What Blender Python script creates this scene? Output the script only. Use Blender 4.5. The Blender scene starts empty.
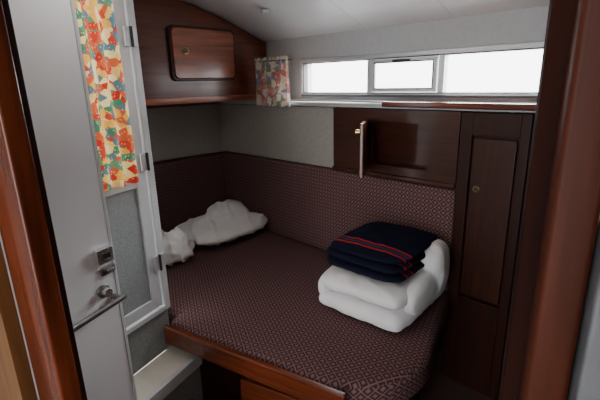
import bpy, bmesh, math, random
from mathutils import Vector, Matrix, noise
random.seed(3)
scene=bpy.context.scene
HULL=Matrix.Translation((-2.046,2.650,0))@Matrix.Rotation(math.radians(-18),4,'Z')
ID=Matrix.Identity(4)
# ---------------------------------------------------------------- materials
def newmat(name):
    m=bpy.data.materials.new(name); m.use_nodes=True
    nt=m.node_tree; b=nt.nodes['Principled BSDF']; return m,nt,b
def ramp(nt,fac,stops):
    r=nt.nodes.new('ShaderNodeValToRGB'); nt.links.new(fac,r.inputs[0])
    el=r.color_ramp.elements
    el[0].position=stops[0][0]; el[0].color=(*stops[0][1],1)
    el[1].position=stops[-1][0]; el[1].color=(*stops[-1][1],1)
    for p,c in stops[1:-1]:
        e=el.new(p); e.color=(*c,1)
    return r.outputs[0]
def bump(nt,b,h,strength=.3,dist=.01):
    n=nt.nodes.new('ShaderNodeBump'); n.inputs['Strength'].default_value=strength; n.inputs['Distance'].default_value=dist
    nt.links.new(h,n.inputs['Height']); nt.links.new(n.outputs[0],b.inputs['Normal'])
def math_(nt,op,a,b=None,v=None):
    n=nt.nodes.new('ShaderNodeMath'); n.operation=op
    nt.links.new(a,n.inputs[0])
    if b is not None: nt.links.new(b,n.inputs[1])
    if v is not None: n.inputs[1].default_value=v
    return n.outputs[0]
def plain(name,col,rough=.5,metal=0,nscale=0,namt=.1,bstr=0):
    m,nt,b=newmat(name)
    b.inputs['Roughness'].default_value=rough; b.inputs['Metallic'].default_value=metal
    tc=nt.nodes.new('ShaderNodeTexCoord'); n=nt.nodes.new('ShaderNodeTexNoise')
    n.inputs['Scale'].default_value=nscale or 6; n.inputs['Detail'].default_value=4
    nt.links.new(tc.outputs['Object'],n.inputs['Vector'])
    lo=tuple(c*(1-namt) for c in col); hi=tuple(min(1,c*(1+namt)) for c in col)
    nt.links.new(ramp(nt,n.outputs[0],[(.3,lo),(.7,hi)]),b.inputs['Base Color'])
    if bstr: bump(nt,b,n.outputs[0],bstr,.004)
    return m
def wood(name,dark,light,axis='Z',rough=.3,scale=1,coat=.25,spec=.5):
    m,nt,b=newmat(name)
    tc=nt.nodes.new('ShaderNodeTexCoord'); mp=nt.nodes.new('ShaderNodeMapping')
    s={'Z':(30,30,2),'X':(2,30,30),'Y':(30,2,30)}[axis]
    mp.inputs['Scale'].default_value=tuple(v*scale for v in s)
    nt.links.new(tc.outputs['Object'],mp.inputs[0])
    n=nt.nodes.new('ShaderNodeTexNoise'); n.inputs['Scale'].default_value=1.4; n.inputs['Detail'].default_value=7; n.inputs['Distortion'].default_value=.6
    nt.links.new(mp.outputs[0],n.inputs['Vector'])
    nt.links.new(ramp(nt,n.outputs[0],[(.25,dark),(.5,tuple((a+c)/2 for a,c in zip(dark,light))),(.75,light)]),b.inputs['Base Color'])
    b.inputs['Roughness'].default_value=rough; b.inputs['Specular IOR Level'].default_value=spec
    b.inputs['Coat Weight'].default_value=coat; b.inputs['Coat Roughness'].default_value=.15
    bump(nt,b,n.outputs[0],.08,.002)
    return m
WD=(.060,.012,.005); WL=(.23,.050,.018)
wood_z=wood('mahogany_vertical',WD,WL,'Z',.25,1,.4)
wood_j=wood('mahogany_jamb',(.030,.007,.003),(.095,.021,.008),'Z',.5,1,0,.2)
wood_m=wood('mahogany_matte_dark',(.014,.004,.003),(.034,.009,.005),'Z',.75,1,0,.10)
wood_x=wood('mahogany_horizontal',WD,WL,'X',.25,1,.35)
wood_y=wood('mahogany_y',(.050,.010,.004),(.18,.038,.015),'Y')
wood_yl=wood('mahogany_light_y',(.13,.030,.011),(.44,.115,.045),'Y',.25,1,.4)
wood_dk=wood('mahogany_dark',(.016,.0045,.003),(.040,.010,.005),'Z',.45,1,.1,.3)  # dark wood parts; on the tall locker the dark colour stands for shade
wood_df=wood('mahogany_shaded_field',(.022,.0055,.003),(.062,.015,.008),'Z',.4,1,.15,.4)  # locker door wood, shade put into its colour
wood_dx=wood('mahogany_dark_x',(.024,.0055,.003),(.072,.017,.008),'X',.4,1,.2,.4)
wood_oak=wood('teak_ochre',(.14,.06,.018),(.26,.12,.04),'Z',.5,1,0)
vinyl=plain('vinyl_grey_beige',(.40,.385,.35),.6,0,60,.08,.15)
grey_vinyl=plain('vinyl_grey',(.48,.495,.50),.55,0,40,.05,.1)
ceil_m=plain('ceiling_panel_white',(.83,.83,.83),.35,0,3,.02)
seam_m=plain('seam_strip_white',(.78,.78,.78),.4,0,3,.02)
white_gel=plain('door_white_gelcoat',(.80,.83,.88),.3,0,3,.02)
alu=plain('aluminium',(.62,.64,.67),.42,.6,20,.05)
alu_d=plain('aluminium_dull',(.17,.18,.19),.5,.3,20,.1)
alu_w=plain('aluminium_painted',(.60,.63,.66),.4,.1,20,.03)
chrome=plain('chrome',(.80,.80,.80),.22,.9)
steel=plain('steel_bar',(.30,.30,.31),.3,.9)
brass=plain('brass',(.6,.4,.15),.25,1)
dark_m=plain('dark_metal',(.02,.02,.02),.4)
frost=plain('frosted_panel_grey',(.29,.32,.33),.35,0,220,.25,.5)
text_panel=plain('textured_liner_grey',(.24,.25,.25),.6,0,160,.25,.5)
sill_m=plain('sill_offwhite',(.72,.69,.61),.5,0,8,.12)
carpet=plain('carpet_brown',(.085,.045,.035),.95,0,250,.5,.6)
rubber=plain('window_gasket',(.10,.10,.11),.5)
white_cloth=plain('cotton_white',(.94,.94,.95),.85,0,12,.02,.12)

def fabric():
    m,nt,b=newmat('upholstery_maroon_diamond')
    uv=nt.nodes.new('ShaderNodeUVMap'); uv.uv_map='UVMap'
    mp=nt.nodes.new('ShaderNodeMapping'); mp.inputs['Rotation'].default_value=(0,0,math.radians(45))
    k=2*math.pi/.064; mp.inputs['Scale'].default_value=(k,k,k)
    nt.links.new(uv.outputs[0],mp.inputs[0])
    sp=nt.nodes.new('ShaderNodeSeparateXYZ'); nt.links.new(mp.outputs[0],sp.inputs[0])
    a=math_(nt,'SINE',sp.outputs[0]); c=math_(nt,'SINE',sp.outputs[1])
    mn=math_(nt,'MINIMUM',math_(nt,'ABSOLUTE',a),math_(nt,'ABSOLUTE',c))
    base=ramp(nt,mn,[(.0,(.28,.175,.165)),(.18,(.23,.135,.130)),(.32,(.092,.036,.046)),(.68,(.080,.030,.040)),(.84,(.21,.125,.12)),(1,(.28,.175,.165))])
    n=nt.nodes.new('ShaderNodeTexNoise'); n.inputs['Scale'].default_value=400; n.inputs['Detail'].default_value=2
    nt.links.new(uv.outputs[0],n.inputs['Vector'])
    mix=nt.nodes.new('ShaderNodeMix'); mix.data_type='RGBA'; mix.blend_type='MULTIPLY'; mix.inputs[0].default_value=.7
    nt.links.new(base,mix.inputs[6]); nt.links.new(ramp(nt,n.outputs[0],[(.3,(.55,.55,.55)),(.7,(1,1,1))]),mix.inputs[7])
    nt.links.new(mix.outputs[2],b.inputs['Base Color'])
    b.inputs['Roughness'].default_value=.9; b.inputs['Specular IOR Level'].default_value=.15
    bump(nt,b,n.outputs[0],.25,.003)
    return m
fab=fabric()

def curtain_mat(name,cells,stops,transl,base,lo=.22,hi=.40):
    m,nt,b=newmat(name)
    uv=nt.nodes.new('ShaderNodeUVMap'); uv.uv_map='UVMap'
    v=nt.nodes.new('ShaderNodeTexVoronoi'); v.inputs['Scale'].default_value=cells
    nt.links.new(uv.outputs[0],v.inputs['Vector'])
    sp=nt.nodes.new('ShaderNodeSeparateColor'); nt.links.new(v.outputs['Color'],sp.inputs[0])
    r=nt.nodes.new('ShaderNodeValToRGB'); r.color_ramp.interpolation='CONSTANT'; nt.links.new(sp.outputs[0],r.inputs[0])
    el=r.color_ramp.elements; el[0].color=(*stops[0],1); el[1].position=1/len(stops); el[1].color=(*stops[1],1)
    for i,c in enumerate(stops[2:],2):
        e=el.new(i/len(stops)); e.color=(*c,1)
    v2=nt.nodes.new('ShaderNodeTexVoronoi'); v2.inputs['Scale'].default_value=cells*2.6
    nt.links.new(uv.outputs[0],v2.inputs['Vector'])
    f=ramp(nt,v2.outputs['Distance'],[(lo,(1,1,1)),(hi,(0,0,0))])
    mix=nt.nodes.new('ShaderNodeMix'); mix.data_type='RGBA'
    nt.links.new(f,mix.inputs[0]); nt.links.new(r.outputs[0],mix.inputs[6]); mix.inputs[7].default_value=(*base,1)
    nt.links.new(mix.outputs[2],b.inputs['Base Color']); b.inputs['Roughness'].default_value=.85
    tr=nt.nodes.new('ShaderNodeBsdfTranslucent'); nt.links.new(mix.outputs[2],tr.inputs[0])
    ms=nt.nodes.new('ShaderNodeMixShader'); ms.inputs[0].default_value=transl
    nt.links.new(b.outputs[0],ms.inputs[1]); nt.links.new(tr.outputs[0],ms.inputs[2])
    nt.links.new(ms.outputs[0],nt.nodes['Material Output'].inputs[0])
    return m
cur_a=curtain_mat('curtain_patchwork',40,[(.50,.03,.02),(.78,.42,.08),(.06,.22,.13),(.80,.66,.28),(.60,.12,.05),(.10,.19,.24),(.76,.52,.16),(.12,.28,.17),(.55,.05,.03),(.82,.70,.38)],.28,(.86,.72,.40),.13,.26)
cur_b=curtain_mat('curtain_floral',40,[(.58,.18,.17),(.75,.70,.60),(.18,.31,.21),(.70,.62,.50),(.26,.28,.40),(.66,.30,.27),(.74,.69,.60)],.2,(.80,.74,.64),.14,.28)

def blanket_mat():
    m,nt,b=newmat('blanket_navy_red_stripe')
    tc=nt.nodes.new('ShaderNodeTexCoord'); sp=nt.nodes.new('ShaderNodeSeparateXYZ'); nt.links.new(tc.outputs['Object'],sp.inputs[0])
    def band(c,w):
        d=math_(nt,'ABSOLUTE',math_(nt,'SUBTRACT',sp.outputs[1],v=c)); return math_(nt,'LESS_THAN',d,v=w)
    s=math_(nt,'MAXIMUM',band(-.145,.007),band(-.100,.007))
    mix=nt.nodes.new('ShaderNodeMix'); mix.data_type='RGBA'; nt.links.new(s,mix.inputs[0])
    mix.inputs[6].default_value=(.008,.010,.026,1); mix.inputs[7].default_value=(.40,.026,.026,1)
    mx2=nt.nodes.new('ShaderNodeMix'); mx2.data_type='RGBA'; nt.links.new(band(-.1225,.006),mx2.inputs[0])
    nt.links.new(mix.outputs[2],mx2.inputs[6]); mx2.inputs[7].default_value=(.035,.05,.13,1)
    nt.links.new(mx2.outputs[2],b.inputs['Base Color']); b.inputs['Roughness'].default_value=.95; b.inputs['Specular IOR Level'].default_value=.15
    n=nt.nodes.new('ShaderNodeTexNoise'); n.inputs['Scale'].default_value=300; nt.links.new(tc.outputs['Object'],n.inputs['Vector']); bump(nt,b,n.outputs[0],.4,.003)
    return m
navy=blanket_mat()

# ---------------------------------------------------------------- geometry helpers
def link(ob,parent=None):
    bpy.context.collection.objects.link(ob)
    if parent: ob.parent=parent
    return ob
def empty(name,M=ID):
    e=bpy.data.objects.new(name,None); e.empty_display_size=.1; link(e); e.matrix_world=M; return e
def boxuv(me):
    uvl=me.uv_layers.new(name='UVMap') if not me.uv_layers else me.uv_layers[0]
    for p in me.polygons:
        n=p.normal; ax=max(range(3),key=lambda i:abs(n[i]))
        for li in p.loop_indices:
            co=me.vertices[me.loops[li].vertex_index].co
            uvl.data[li].uv=((co.y,co.z) if ax==0 else (co.x,co.z) if ax==1 else (co.x,co.y))
def finish(bm,name,mat,parent=None,M=ID,smooth=False,bevel=0,seg=2):
    if bevel:
        bmesh.ops.bevel(bm,geom=[e for e in bm.edges if e.calc_face_angle(0)>.5],offset=bevel,segments=seg,profile=.5,affect='EDGES')
    bmesh.ops.recalc_face_normals(bm,faces=bm.faces[:])
    me=bpy.data.meshes.new(name); bm.to_mesh(me); bm.free(); boxuv(me)
    mats=mat if isinstance(mat,(list,tuple)) else [mat]
    for x in mats: me.materials.append(x)
    if smooth or bevel:
        me.polygons.foreach_set('use_smooth',[True]*len(me.polygons))
    ob=bpy.data.objects.new(name,me); link(ob,parent)
    if bevel and not smooth:
        md=ob.modifiers.new('wn','WEIGHTED_NORMAL'); md.keep_sharp=False
    if not parent: ob.matrix_world=M
    return ob
def addbox(bm,x0,x1,y0,y1,z0,z1):
    r=bmesh.ops.create_cube(bm,size=1)
    for v in r['verts']:
        v.co=Vector(((x0+x1)/2+v.co.x*(x1-x0),(y0+y1)/2+v.co.y*(y1-y0),(z0+z1)/2+v.co.z*(z1-z0)))
    return r['verts']
def box(name,b,mat,parent=None,M=ID,bevel=0,seg=2):
    bm=bmesh.new(); addbox(bm,*b); return finish(bm,name,mat,parent,M,False,bevel,seg)
def boxes(name,bl,mat,parent=None,M=ID,bevel=0):
    bm=bmesh.new()
    for b in bl: addbox(bm,*b)
    return finish(bm,name,mat,parent,M,False,bevel)
def cyl(name,p0,p1,r,mat,parent=None,M=ID,seg=24,r2=None,bevel=0):
    bm=bmesh.new(); p0=Vector(p0);p1=Vector(p1); d=p1-p0
    q=d.to_track_quat('Z','Y').to_matrix().to_4x4()
    bmesh.ops.create_cone(bm,cap_ends=True,segments=seg,radius1=r,radius2=r2 if r2 is not None else r,depth=d.length,matrix=Matrix.Translation((p0+p1)/2)@q)
    return finish(bm,name,mat,parent,M,False,bevel or r*.12,2)
def prism(name,pts,z0,z1,mat,parent=None,M=ID,bevel=0,seg=3):
    bm=bmesh.new(); vs=[bm.verts.new((x,y,z0)) for x,y in pts]; f=bm.faces.new(vs)
    r=bmesh.ops.extrude_face_region(bm,geom=[f])
    bmesh.ops.translate(bm,verts=[v for v in r['geom'] if isinstance(v,bmesh.types.BMVert)],vec=(0,0,z1-z0))
    return finish(bm,name,mat,parent,M,False,bevel,seg)
def rrect(x0,x1,y0,y1,r,n=6):
    pts=[]
    for cx,cy,a0 in ((x1-r,y1-r,0),(x0+r,y1-r,90),(x0+r,y0+r,180),(x1-r,y0+r,270)):
        for i in range(n+1):
            a=math.radians(a0+90*i/n); pts.append((cx+r*math.cos(a),cy+r*math.sin(a)))
    return pts
def panel(name,axis,pos,thick,u0,u1,v0,v1,r,mat,parent=None,M=ID,bevel=.003):
    bm=bmesh.new(); pts=rrect(u0,u1,v0,v1,r)
    if axis=='x': vs=[bm.verts.new((pos,u,v)) for u,v in pts]; vec=(thick,0,0)
    else: vs=[bm.verts.new((u,pos,v)) for u,v in pts]; vec=(0,thick,0)
    f=bm.faces.new(vs); g=bmesh.ops.extrude_face_region(bm,geom=[f])
    bmesh.ops.translate(bm,verts=[v for v in g['geom'] if isinstance(v,bmesh.types.BMVert)],vec=vec)
    return finish(bm,name,mat,parent,M,False,bevel,2)
def holed(name,y0,y1,o,h,r,mat,parent):
    n=6; inner=rrect(h[0],h[1],h[2],h[3],r,n); k=len(inner)
    outer=[]
    for i,(x,z) in enumerate(inner):
        q=i//(n+1); f=(i%(n+1))/n
        cor=[(o[1],o[3]),(o[0],o[3]),(o[0],o[2]),(o[1],o[2])][q]
        if f<.5: p=[(o[1],z),(x,o[3]),(o[0],z),(x,o[2])][q]; w=f*2
        else: p=[(x,o[3]),(o[0],z),(x,o[2]),(o[1],z)][q]; w=(1-f)*2
        outer.append((p[0]+(cor[0]-p[0])*w,p[1]+(cor[1]-p[1])*w))
    bm=bmesh.new()
    I0=[bm.verts.new((x,y0,z)) for x,z in inner]; O0=[bm.verts.new((x,y0,z)) for x,z in outer]
    I1=[bm.verts.new((x,y1,z)) for x,z in inner]; O1=[bm.verts.new((x,y1,z)) for x,z in outer]
    for i in range(k):
        j=(i+1)%k
        bm.faces.new((I0[i],I0[j],O0[j],O0[i])); bm.faces.new((I1[i],O1[i],O1[j],I1[j]))
        bm.faces.new((I0[i],I1[i],I1[j],I0[j])); bm.faces.new((O0[i],O0[j],O1[j],O1[i]))
    return finish(bm,name,mat,parent)
def soft(name,slabs,mat,parent=None,M=ID,voxel=.010,smooth=3,folds=.006,fscale=7,seed=0,crease=2.5):
    bm=bmesh.new()
    for c,s,rz,ex in slabs:
        r=bmesh.ops.create_uvsphere(bm,u_segments=96,v_segments=56,radius=1)
        R=Matrix.Rotation(rz,3,'Z')
        for v in r['verts']:
            d=v.co.normalized()
            L=(abs(d.x)**ex[0]+abs(d.y)**ex[0])**(ex[1]/ex[0])+abs(d.z)**ex[1]
            q=d/(L**(1/ex[1]))
            p=Vector((q.x*s[0]/2,q.y*s[1]/2,q.z*s[2]/2))
            p=R@p+Vector(c)
            k=Vector((p.x*fscale+seed,p.y*fscale*.55,p.z*fscale*1.3))
            nz=noise.noise(k)+.5*noise.noise(k*2.3)
            rd=1-abs(noise.noise(Vector((p.x*fscale*.8+p.y*fscale*.9+seed*3,p.y*fscale*.5-p.x*fscale*.2,p.z*2)))*2)
            v.co=p+R@Vector((d.x*.6,d.y*.6,d.z))*(nz*folds+max(0,rd-.75)*folds*crease)
    for v in bm.verts:
        if v.co.z<0.0: v.co.z=0.0
    ob=finish(bm,name,mat,parent,M,True)
    md=ob.modifiers.new('r','REMESH'); md.mode='VOXEL'; md.voxel_size=voxel; md.use_smooth_shade=True
    md=ob.modifiers.new('s','SMOOTH'); md.iterations=smooth; md.factor=.5
    return ob
def curtain(name,p0,p1,z0,z1,waves,amp,mat,parent=None,M=ID,flare=.3,seed=0,head=0):
    bm=bmesh.new(); p0=Vector(p0);p1=Vector(p1); d=(p1-p0); L=d.length; d.normalize(); n=Vector((-d.y,d.x))
    NU,NV=waves*12,18; g=[]
    for j in range(NV+1):
        t=j/NV; row=[]
        for i in range(NU+1):
            s=i/NU
            ph=s*waves*2*math.pi+.5*math.sin(s*9+seed)
            a=amp*(.45+.55*(1-t))*(math.sin(ph)+.35*math.sin(ph*.47+seed+t*1.5))
            if head and t>1-head: a*=.8
            w=1+flare*(1-t)*.15
            c=p0+d*((s-.5)*L*w+L/2)+n*a
            hem=.004*math.sin(ph+1) if j==0 else (.004*math.sin(ph*2) if j==NV else 0)
            row.append(bm.verts.new((c.x,c.y,z0+(z1-z0)*t+hem)))
        g.append(row)
    for j in range(NV):
        for i in range(NU):
            bm.faces.new((g[j][i],g[j][i+1],g[j+1][i+1],g[j+1][i]))
    me=bpy.data.meshes.new(name); bm.verts.index_update(); idx={}
    for j in range(NV+1):
        for i in range(NU+1):
            idx[g[j][i].index]=(i/NU*L*1.5,j/NV*(z1-z0))
    bm.to_mesh(me); bm.free()
    uvl=me.uv_layers.new(name='UVMap')
    for l in me.loops: uvl.data[l.index].uv=idx[l.vertex_index]
    me.materials.append(mat); me.polygons.foreach_set('use_smooth',[True]*len(me.polygons))
    ob=bpy.data.objects.new(name,me); link(ob,parent)
    if not parent: ob.matrix_world=M
    return ob

# ================================================================= ROOM SHELL
box('floor',(-3.2,2.2,-2.4,3.4,-.04,0),carpet)
prof=[(.26,1.80),(.12,1.825),(-.05,1.885),(-.25,1.955),(-.5,2.02),(-.8,2.06),(-1.2,2.085),(-2,2.10),(-4.4,2.10)]
bm=bmesh.new(); rows=[]
for y,z in prof: rows.append((bm.verts.new((-1.2,y,z)),bm.verts.new((3.6,y,z)),bm.verts.new((3.6,y,z+.05)),bm.verts.new((-1.2,y,z+.05))))
for a,b in zip(rows,rows[1:]):
    for k in range(4): bm.faces.new((a[k],a[(k+1)%4],b[(k+1)%4],b[k]))
bm.faces.new(rows[0]); bm.faces.new(rows[-1][::-1])
finish(bm,'ceiling',ceil_m,None,HULL,True)
def seam(name,s):
    bm=bmesh.new(); r=[]
    for y,z in prof[1:-1]:
        r.append([bm.verts.new((s+a,y,z-b)) for a,b in ((-.006,-.002),(-.005,.001),(.005,.001),(.006,-.002))])
    for a,b in zip(r,r[1:]):
        for k in range(4): bm.faces.new((a[k],a[(k+1)%4],b[(k+1)%4],b[k]))
    return finish(bm,name,seam_m,None,HULL)
seam('trim_1',1.30); seam('trim_2',1.80)
boxes('wall_hull',[(-.2,.82,.13,.20,1.435,1.95),(2.22,2.9,.13,.20,1.435,1.95),(.82,2.22,.13,.20,1.67,1.95),(.82,2.22,.13,.20,1.435,1.47)],grey_vinyl,None,HULL)
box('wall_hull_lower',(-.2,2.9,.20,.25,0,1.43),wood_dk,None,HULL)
box('wall_head',(-.14,-.08,-1.42,.20,0,2.05),vinyl,None,HULL)
box('wall_nook',(-2.62,-1.40,1.262,1.30,0,2.1),vinyl)
boxes('wall_side',[(-1.40,-1.348,-.3,1.255,.352,.555),(-1.40,-1.348,-.3,.495,.555,2.12),(-1.40,-1.348,.495,1.255,2.045,2.12)],text_panel)
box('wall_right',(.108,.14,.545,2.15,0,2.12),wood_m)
box('wall_port_light_block',(-1.44,-1.40,-1.9,-.3,0,2.12),white_gel)  # unseen side wall, added to cut light from behind the camera
box('wall_starboard_light_block',(.90,.94,-1.9,.47,0,2.12),wood_oak)  # same on the other side: unseen, added to block rear light
boxes('wall_aft_light_block',[(-1.40,-.95,-1.94,-1.9,0,2.12),(.05,.94,-1.94,-1.9,0,2.12)],wood_oak)  # unseen, added to narrow the sky light entering from the rear

e=empty('door_frame')
box('jamb_left',(-.905,-.81,.43,.475,0,2.05),wood_z,e,bevel=.006)
box('stop_left',(-.93,-.835,.475,.50,0,2.05),wood_dk,e,bevel=.003)
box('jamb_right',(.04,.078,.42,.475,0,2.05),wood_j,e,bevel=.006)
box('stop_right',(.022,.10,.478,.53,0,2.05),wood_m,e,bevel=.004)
box('strip_right',(.080,.12,.40,.46,0,1.42),alu_d,e,bevel=.004)
box('head',(-.81,.04,.43,.475,2.0,2.05),wood_x,e,bevel=.004)
box('wall_passage_left',(-1.05,-.907,.40,.43,0,2.09),wood_oak)
box('wall_passage_right',(.121,.9,.42,.47,0,2.09),wood_oak)

# ================================================================= SHELF
e=empty('window_shelf',HULL)
box('shelf_board',(-.07,2.24,-.005,.128,1.405,1.43),grey_vinyl,e,bevel=.004)
box('shelf_cap_wood',(1.52,2.25,-.035,.05,1.415,1.442),wood_x,e,bevel=.006)

# ================================================================= WINDOW
w=empty('window_1',HULL)
def frame(name,y0,y1,s0,s1,z0,z1,t,mat,par):
    return boxes(name,[(s0,s1,y0,y1,z0,z0+t),(s0,s1,y0,y1,z1-t,z1),(s0,s0+t,y0,y1,z0+t,z1-t),(s1-t,s1,y0,y1,z0+t,z1-t)],mat,par,bevel=.002)
frame('outer_frame',.105,.15,.80,2.235,1.455,1.685,.022,alu,w)
frame('gasket',.11,.15,.822,2.213,1.477,1.663,.006,rubber,w)
boxes('mullions',[(1.325,1.355,.11,.15,1.48,1.66),(1.75,1.78,.11,.15,1.48,1.66)],alu,w,bevel=.002)
frame('hopper_frame',.098,.125,1.36,1.745,1.485,1.655,.016,alu,w)
frame('hopper_gasket',.096,.110,1.376,1.729,1.501,1.639,.005,rubber,w)
box('hopper_latch',(1.50,1.60,.085,.10,1.635,1.650),dark_m,w,bevel=.003)
box('lower_track',(.82,2.21,.09,.12,1.458,1.470),rubber,w,bevel=.002)
c=empty('window_curtain',HULL)
curtain('cloth',(.515,-.035),(.840,-.030),1.400,1.705,7,.020,cur_b,c,seed=1,head=.12)
cyl('rail',(.485,-.033,1.682),(.875,-.033,1.682),.005,chrome,c)

# ================================================================= OVERHEAD LOCKER
o=empty('overhead_locker',HULL)
bm=bmesh.new()
top=[(.12,1.815),(-.05,1.88),(-.25,1.95),(-.5,2.015),(-.8,2.055),(-.90,2.06)]
pl=[(.12,1.455),(-.90,1.455)]+[(y,z) for y,z in reversed(top)]
vs=[bm.verts.new((-.06,y,z)) for y,z in pl]; f=bm.faces.new(vs); g=bmesh.ops.extrude_face_region(bm,geom=[f])
bmesh.ops.translate(bm,verts=[v for v in g['geom'] if isinstance(v,bmesh.types.BMVert)],vec=(.52,0,0))
finish(bm,'carcass',wood_y,o)
boxes('face_frame',[(.46,.478,-.90,.12,1.440,1.475),(.46,.478,-.90,-.84,1.475,2.03)],wood_yl,o,bevel=.003)
panel('door','x',.462,.018,-.620,-.160,1.570,1.880,.035,wood_dk,o,bevel=.004)
panel('door_field','x',.470,.020,-.607,-.173,1.583,1.867,.03,wood_yl,o,bevel=.006)
cyl('catch_ring',(.488,-.53,1.74),(.498,-.53,1.74),.021,brass,o)
cyl('catch',(.490,-.53,1.74),(.501,-.53,1.74),.015,dark_m,o)

# ================================================================= CUPBOARDS
k=empty('hull_cupboard',HULL)
z0,z1=1.045,1.40
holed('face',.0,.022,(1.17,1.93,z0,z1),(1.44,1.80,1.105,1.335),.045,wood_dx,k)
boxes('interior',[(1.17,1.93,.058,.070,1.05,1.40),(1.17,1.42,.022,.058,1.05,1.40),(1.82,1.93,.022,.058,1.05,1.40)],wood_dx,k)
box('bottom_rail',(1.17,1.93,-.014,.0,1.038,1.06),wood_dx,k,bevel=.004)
hd=bpy.data.objects.new('open_door_hinge',None); link(hd,k); hd.location=(1.425,-.004,0); hd.rotation_euler=(0,0,math.radians(-60))
bm=bmesh.new(); addbox(bm,0,.24,-.022,0,1.070,1.345)
finish(bm,'open_door',wood_z,hd,bevel=.005)
cyl('open_door_knob',(.205,-.022,1.30),(.205,-.047,1.30),.013,brass,hd)
pv=empty('lining_panel',HULL)
box('panel_hull',(-.05,1.165,.03,.05,1.034,1.40),vinyl,pv,bevel=.004)
box('panel_head',(-.075,-.045,-.80,.03,1.024,1.40),vinyl,pv,bevel=.004)

# ================================================================= TALL LOCKER
t=empty('tall_locker',HULL)
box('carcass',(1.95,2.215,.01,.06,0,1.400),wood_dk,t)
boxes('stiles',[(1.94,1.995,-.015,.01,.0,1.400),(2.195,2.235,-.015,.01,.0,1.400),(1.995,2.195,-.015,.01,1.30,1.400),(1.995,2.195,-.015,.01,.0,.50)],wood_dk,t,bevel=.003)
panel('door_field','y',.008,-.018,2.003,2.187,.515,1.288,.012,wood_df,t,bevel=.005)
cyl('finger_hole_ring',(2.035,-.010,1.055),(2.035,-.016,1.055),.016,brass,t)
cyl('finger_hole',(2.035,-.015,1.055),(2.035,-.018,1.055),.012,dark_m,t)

# ================================================================= BERTH
bed=empty('berth')
hx=Vector((.951,-.309)); C=Vector((-2.046,2.650)); nn=Vector((-.309,-.951))
def hp(s,d): q=C+hx*s+nn*d; return (q.x,q.y)
def outline(off,cr):
    pts=[(-1.335,1.225+off),(-.62,1.165+off)]
    xr,yf=-.19-off,1.155+off
    cx,cy=xr-cr,yf+cr
    for i in range(0,13):
        a=math.radians(-90+90*i/12); pts.append((cx+cr*math.cos(a),cy+cr*math.sin(a)))
    pts+= [(xr,2.035),hp(0,0.002),hp(0,1.35),(-1.40,1.315),(-1.335,1.31)]
    return pts
prism('mattress',outline(0,.36),.365,.50,fab,bed,bevel=.035,seg=5)
prism('base',outline(.08,.30),.0,.364,wood_dk,bed)
def fasc(name,a,th,z0,z1,bev):
    return prism(name,[(-1.325,1.213-a),(-.42,1.146-a),(-.42,1.146-a-th),(-1.325,1.213-a-th)],z0,z1,wood_x,bed,bevel=bev)
fasc('fascia',0,.020,.405,.488,.004)
fasc('fascia_lip',-.002,.026,.484,.498,.005)
boxes('drawer_front',[(-.93,-.45,1.212,1.238,.06,.33)],wood_x,bed,bevel=.005)
def cushion(name,b,par): 
    bm=bmesh.new(); addbox(bm,*b); return finish(bm,name,fab,par,ID,False,.022,4)
br=empty('backrest_cushion',HULL)
cushion('pad',(.0,1.932,.003,.062,.42,1.03),br)
br=empty('backrest_cushion.001',HULL)
cushion('pad',(-.07,-.003,-1.33,.058,.42,1.02),br)

# ================================================================= PILLOWS
soft('pillow',[((0,0,.085),(.48,.62,.17),0,(3.8,1.8)),((-.03,.10,.13),(.30,.30,.18),0,(2.4,2.0))],white_cloth,None,Matrix.Translation((-1.76,2.22,.501))@Matrix.Rotation(math.radians(-10),4,'Z'),.008,1,.022,8,0,4)
soft('crumpled_sheet',[((0,0,.08),(.34,.26,.18),.3,(2.5,2.0)),((.06,.03,.09),(.26,.18,.19),-.5,(2.3,2)),((-.02,-.09,.07),(.34,.2,.17),.9,(2.2,2))],white_cloth,None,Matrix.Translation((-1.83,1.74,.501)),.007,1,.030,15,5,3.5)
# ================================================================= folded duvet + blanket
ST=Matrix.Translation((-.475,1.815,.501))@Matrix.Rotation(math.radians(-15),4,'Z')
dv=empty('folded_duvet',ST)
soft('layer_bottom',[((0,0,.052),(.45,.54,.108),0,(8,2.6))],white_cloth,dv,ID,.008,1,.010,9,1,3)
soft('layer_top',[((-.005,.0,.148),(.44,.52,.108),.03,(8,2.6))],white_cloth,dv,ID,.008,1,.011,9,2,3)
soft('fold_edge',[((-.205,-.01,.098),(.075,.47,.168),.02,(3.5,2.6))],white_cloth,dv,ID,.008,1,.004,9,3)
soft('rear_tail',[((.175,.15,.18),(.14,.26,.25),.25,(3,2.6)),((.205,.03,.13),(.09,.42,.17),.05,(3,2.4))],white_cloth,dv,ID,.008,1,.010,9,4)
bk=empty('folded_blanket',ST@Matrix.Translation((-.018,.01,.202)))
soft('layer_bottom',[((-.00,.01,.030),(.42,.48,.058),0,(6,2.3))],navy,bk,ID,.007,2,.006,8,6)
soft('layer_middle',[((-.005,.01,.068),(.415,.47,.056),-.03,(6,2.3))],navy,bk,ID,.007,2,.006,8,7)
soft('layer_top',[((-.0,.015,.103),(.40,.46,.054),.02,(5,2.1))],navy,bk,ID,.007,2,.008,8,8)

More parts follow.
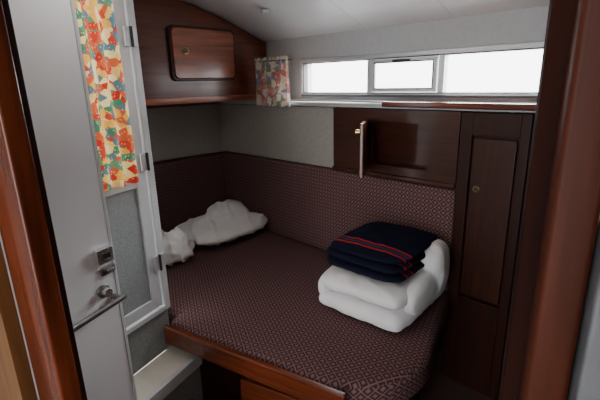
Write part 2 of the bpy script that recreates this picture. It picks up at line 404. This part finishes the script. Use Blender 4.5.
# ================================================================= SIDE (ALUMINIUM) DOOR
d=empty('door_1')
X=-1.34
boxes('door_casing',[(X-.006,X+.012,1.225,1.258,.56,2.04),(X-.006,X+.012,.50,.53,.56,2.04),(X-.006,X+.012,.53,1.225,2.0,2.04),(X-.006,X+.012,.53,1.225,.56,.583)],alu_w,d,bevel=.003)
boxes('leaf_frame',[(X-.02,X+.006,1.165,1.218,.59,1.99),(X-.02,X+.006,.535,.585,.59,1.99),(X-.02,X+.006,.585,1.165,1.93,1.99),(X-.02,X+.006,.585,1.165,.59,.64),(X-.02,X+.006,.585,1.165,1.15,1.19)],alu_w,d,bevel=.003)
box('lower_panel',(X-.012,X-.004,.585,1.165,.64,1.15),frost,d)
for i,z in enumerate((.80,1.25,1.73)):
    box('hinge_%d'%(i+1),(X+.010,X+.018,1.19,1.25,z-.035,z+.035),alu,d,bevel=.002)
    cyl('hinge_pin_%d'%(i+1),(X+.020,1.221,z-.037),(X+.020,1.221,z+.037),.006,dark_m,d,seg=14)
c=empty('door_curtain')
curtain('cloth',(X+.03,.60),(X+.03,1.135),1.185,1.985,9,.018,cur_a,c,seed=2)
cyl('rail',(X+.03,.58,1.98),(X+.03,1.15,1.98),.006,chrome,c)

s=empty('threshold_step')
box('step_body',(-1.345,-1.19,-.2,1.258,.0,.335),text_panel,s)
box('step_top',(-1.345,-1.19,-.2,1.258,.335,.35),sill_m,s,bevel=.003)
box('step_nosing',(-1.192,-1.17,-.2,1.258,.30,.357),alu_w,s,bevel=.004)
box('carpeted_step',(-1.168,-.955,.5,1.15,0,.20),carpet,bevel=.01)

# ================================================================= WHITE DOOR
d=empty('door_2')
box('leaf',(-1.125,-1.09,.12,.82,.05,1.98),white_gel,d,bevel=.004)
box('edge_trim',(-1.128,-1.087,.812,.824,.05,1.98),alu_w,d,bevel=.002)
box('lock_case',(-1.09,-1.068,.750,.808,1.028,1.077),chrome,d,bevel=.004)
box('lock_bolt',(-1.08,-1.066,.768,.795,1.044,1.061),dark_m,d,bevel=.002)
box('latch_plate',(-1.09,-1.080,.765,.815,.985,1.012),steel,d,bevel=.003)
box('latch_slide',(-1.08,-1.070,.78,.80,.992,1.005),chrome,d,bevel=.002)
cyl('knob_rose',(-1.09,.765,.935),(-1.082,.765,.935),.022,steel,d)
cyl('knob',(-1.083,.765,.935),(-1.062,.765,.935),.014,chrome,d)
cyl('lever_post',(-1.09,.795,.902),(-1.050,.795,.902),.010,steel,d)
cyl('lever_post_2',(-1.09,.63,.891),(-1.050,.63,.891),.008,steel,d)
cyl('lever_bar',(-1.052,.61,.889),(-1.052,.812,.903),.009,steel,d)

f_=empty('ceiling_lamp',HULL)
cyl('base',(.86,-.22,1.942),(.86,-.22,1.922),.028,alu,f_)

# ================================================================= LIGHT
wd=bpy.data.worlds.new('overcast_sky'); scene.world=wd; wd.use_nodes=True
bg=wd.node_tree.nodes['Background']; bg.inputs[0].default_value=(.97,.985,1,1); bg.inputs[1].default_value=7.5
def area(name,loc,target,sx,sy,power,col):
    l=bpy.data.lights.new(name,'AREA'); l.shape='RECTANGLE'; l.size=sx; l.size_y=sy; l.energy=power; l.color=col
    o=bpy.data.objects.new(name,l); link(o); o.location=loc
    o.rotation_euler=(Vector(target)-Vector(loc)).to_track_quat('-Z','Y').to_euler(); return o
wl=HULL@Vector((1.5,.75,2.1)); wt=HULL@Vector((1.4,-.6,.6))
area('daylight_window',wl,wt,1.8,.8,185,(1,.985,.96))
area('daylight_side',(-2.2,.85,2.0),(-1.3,.85,1.4),.9,.8,22,(1,.97,.92))
cl=empty('cabin_fill')  # added fill: out-of-view glowing ceiling disc that brightens the cabin
em,nt,b=newmat('fill_emitter'); b.inputs['Base Color'].default_value=(.9,.9,.88,1); b.inputs['Emission Color'].default_value=(1,.93,.84,1); b.inputs['Emission Strength'].default_value=14
cyl('fill_disc',(-.90,.85,2.07),(-.90,.85,2.045),.13,em,cl,seg=40)
cyl('rim',(-.90,.85,2.084),(-.90,.85,2.066),.145,alu_w,cl,seg=40)

# ================================================================= CAMERA
cd=bpy.data.cameras.new('camera'); cam=bpy.data.objects.new('camera',cd); link(cam); scene.camera=cam
cd.sensor_width=36; cd.lens=415/600*36; cd.clip_start=.02
cam.matrix_world=Matrix.Translation((0,0,1.55))@Matrix.Rotation(math.radians(27),4,'Z')@Matrix.Rotation(math.radians(90-15.9),4,'X')@Matrix.Rotation(math.radians(-1.45),4,'Z')
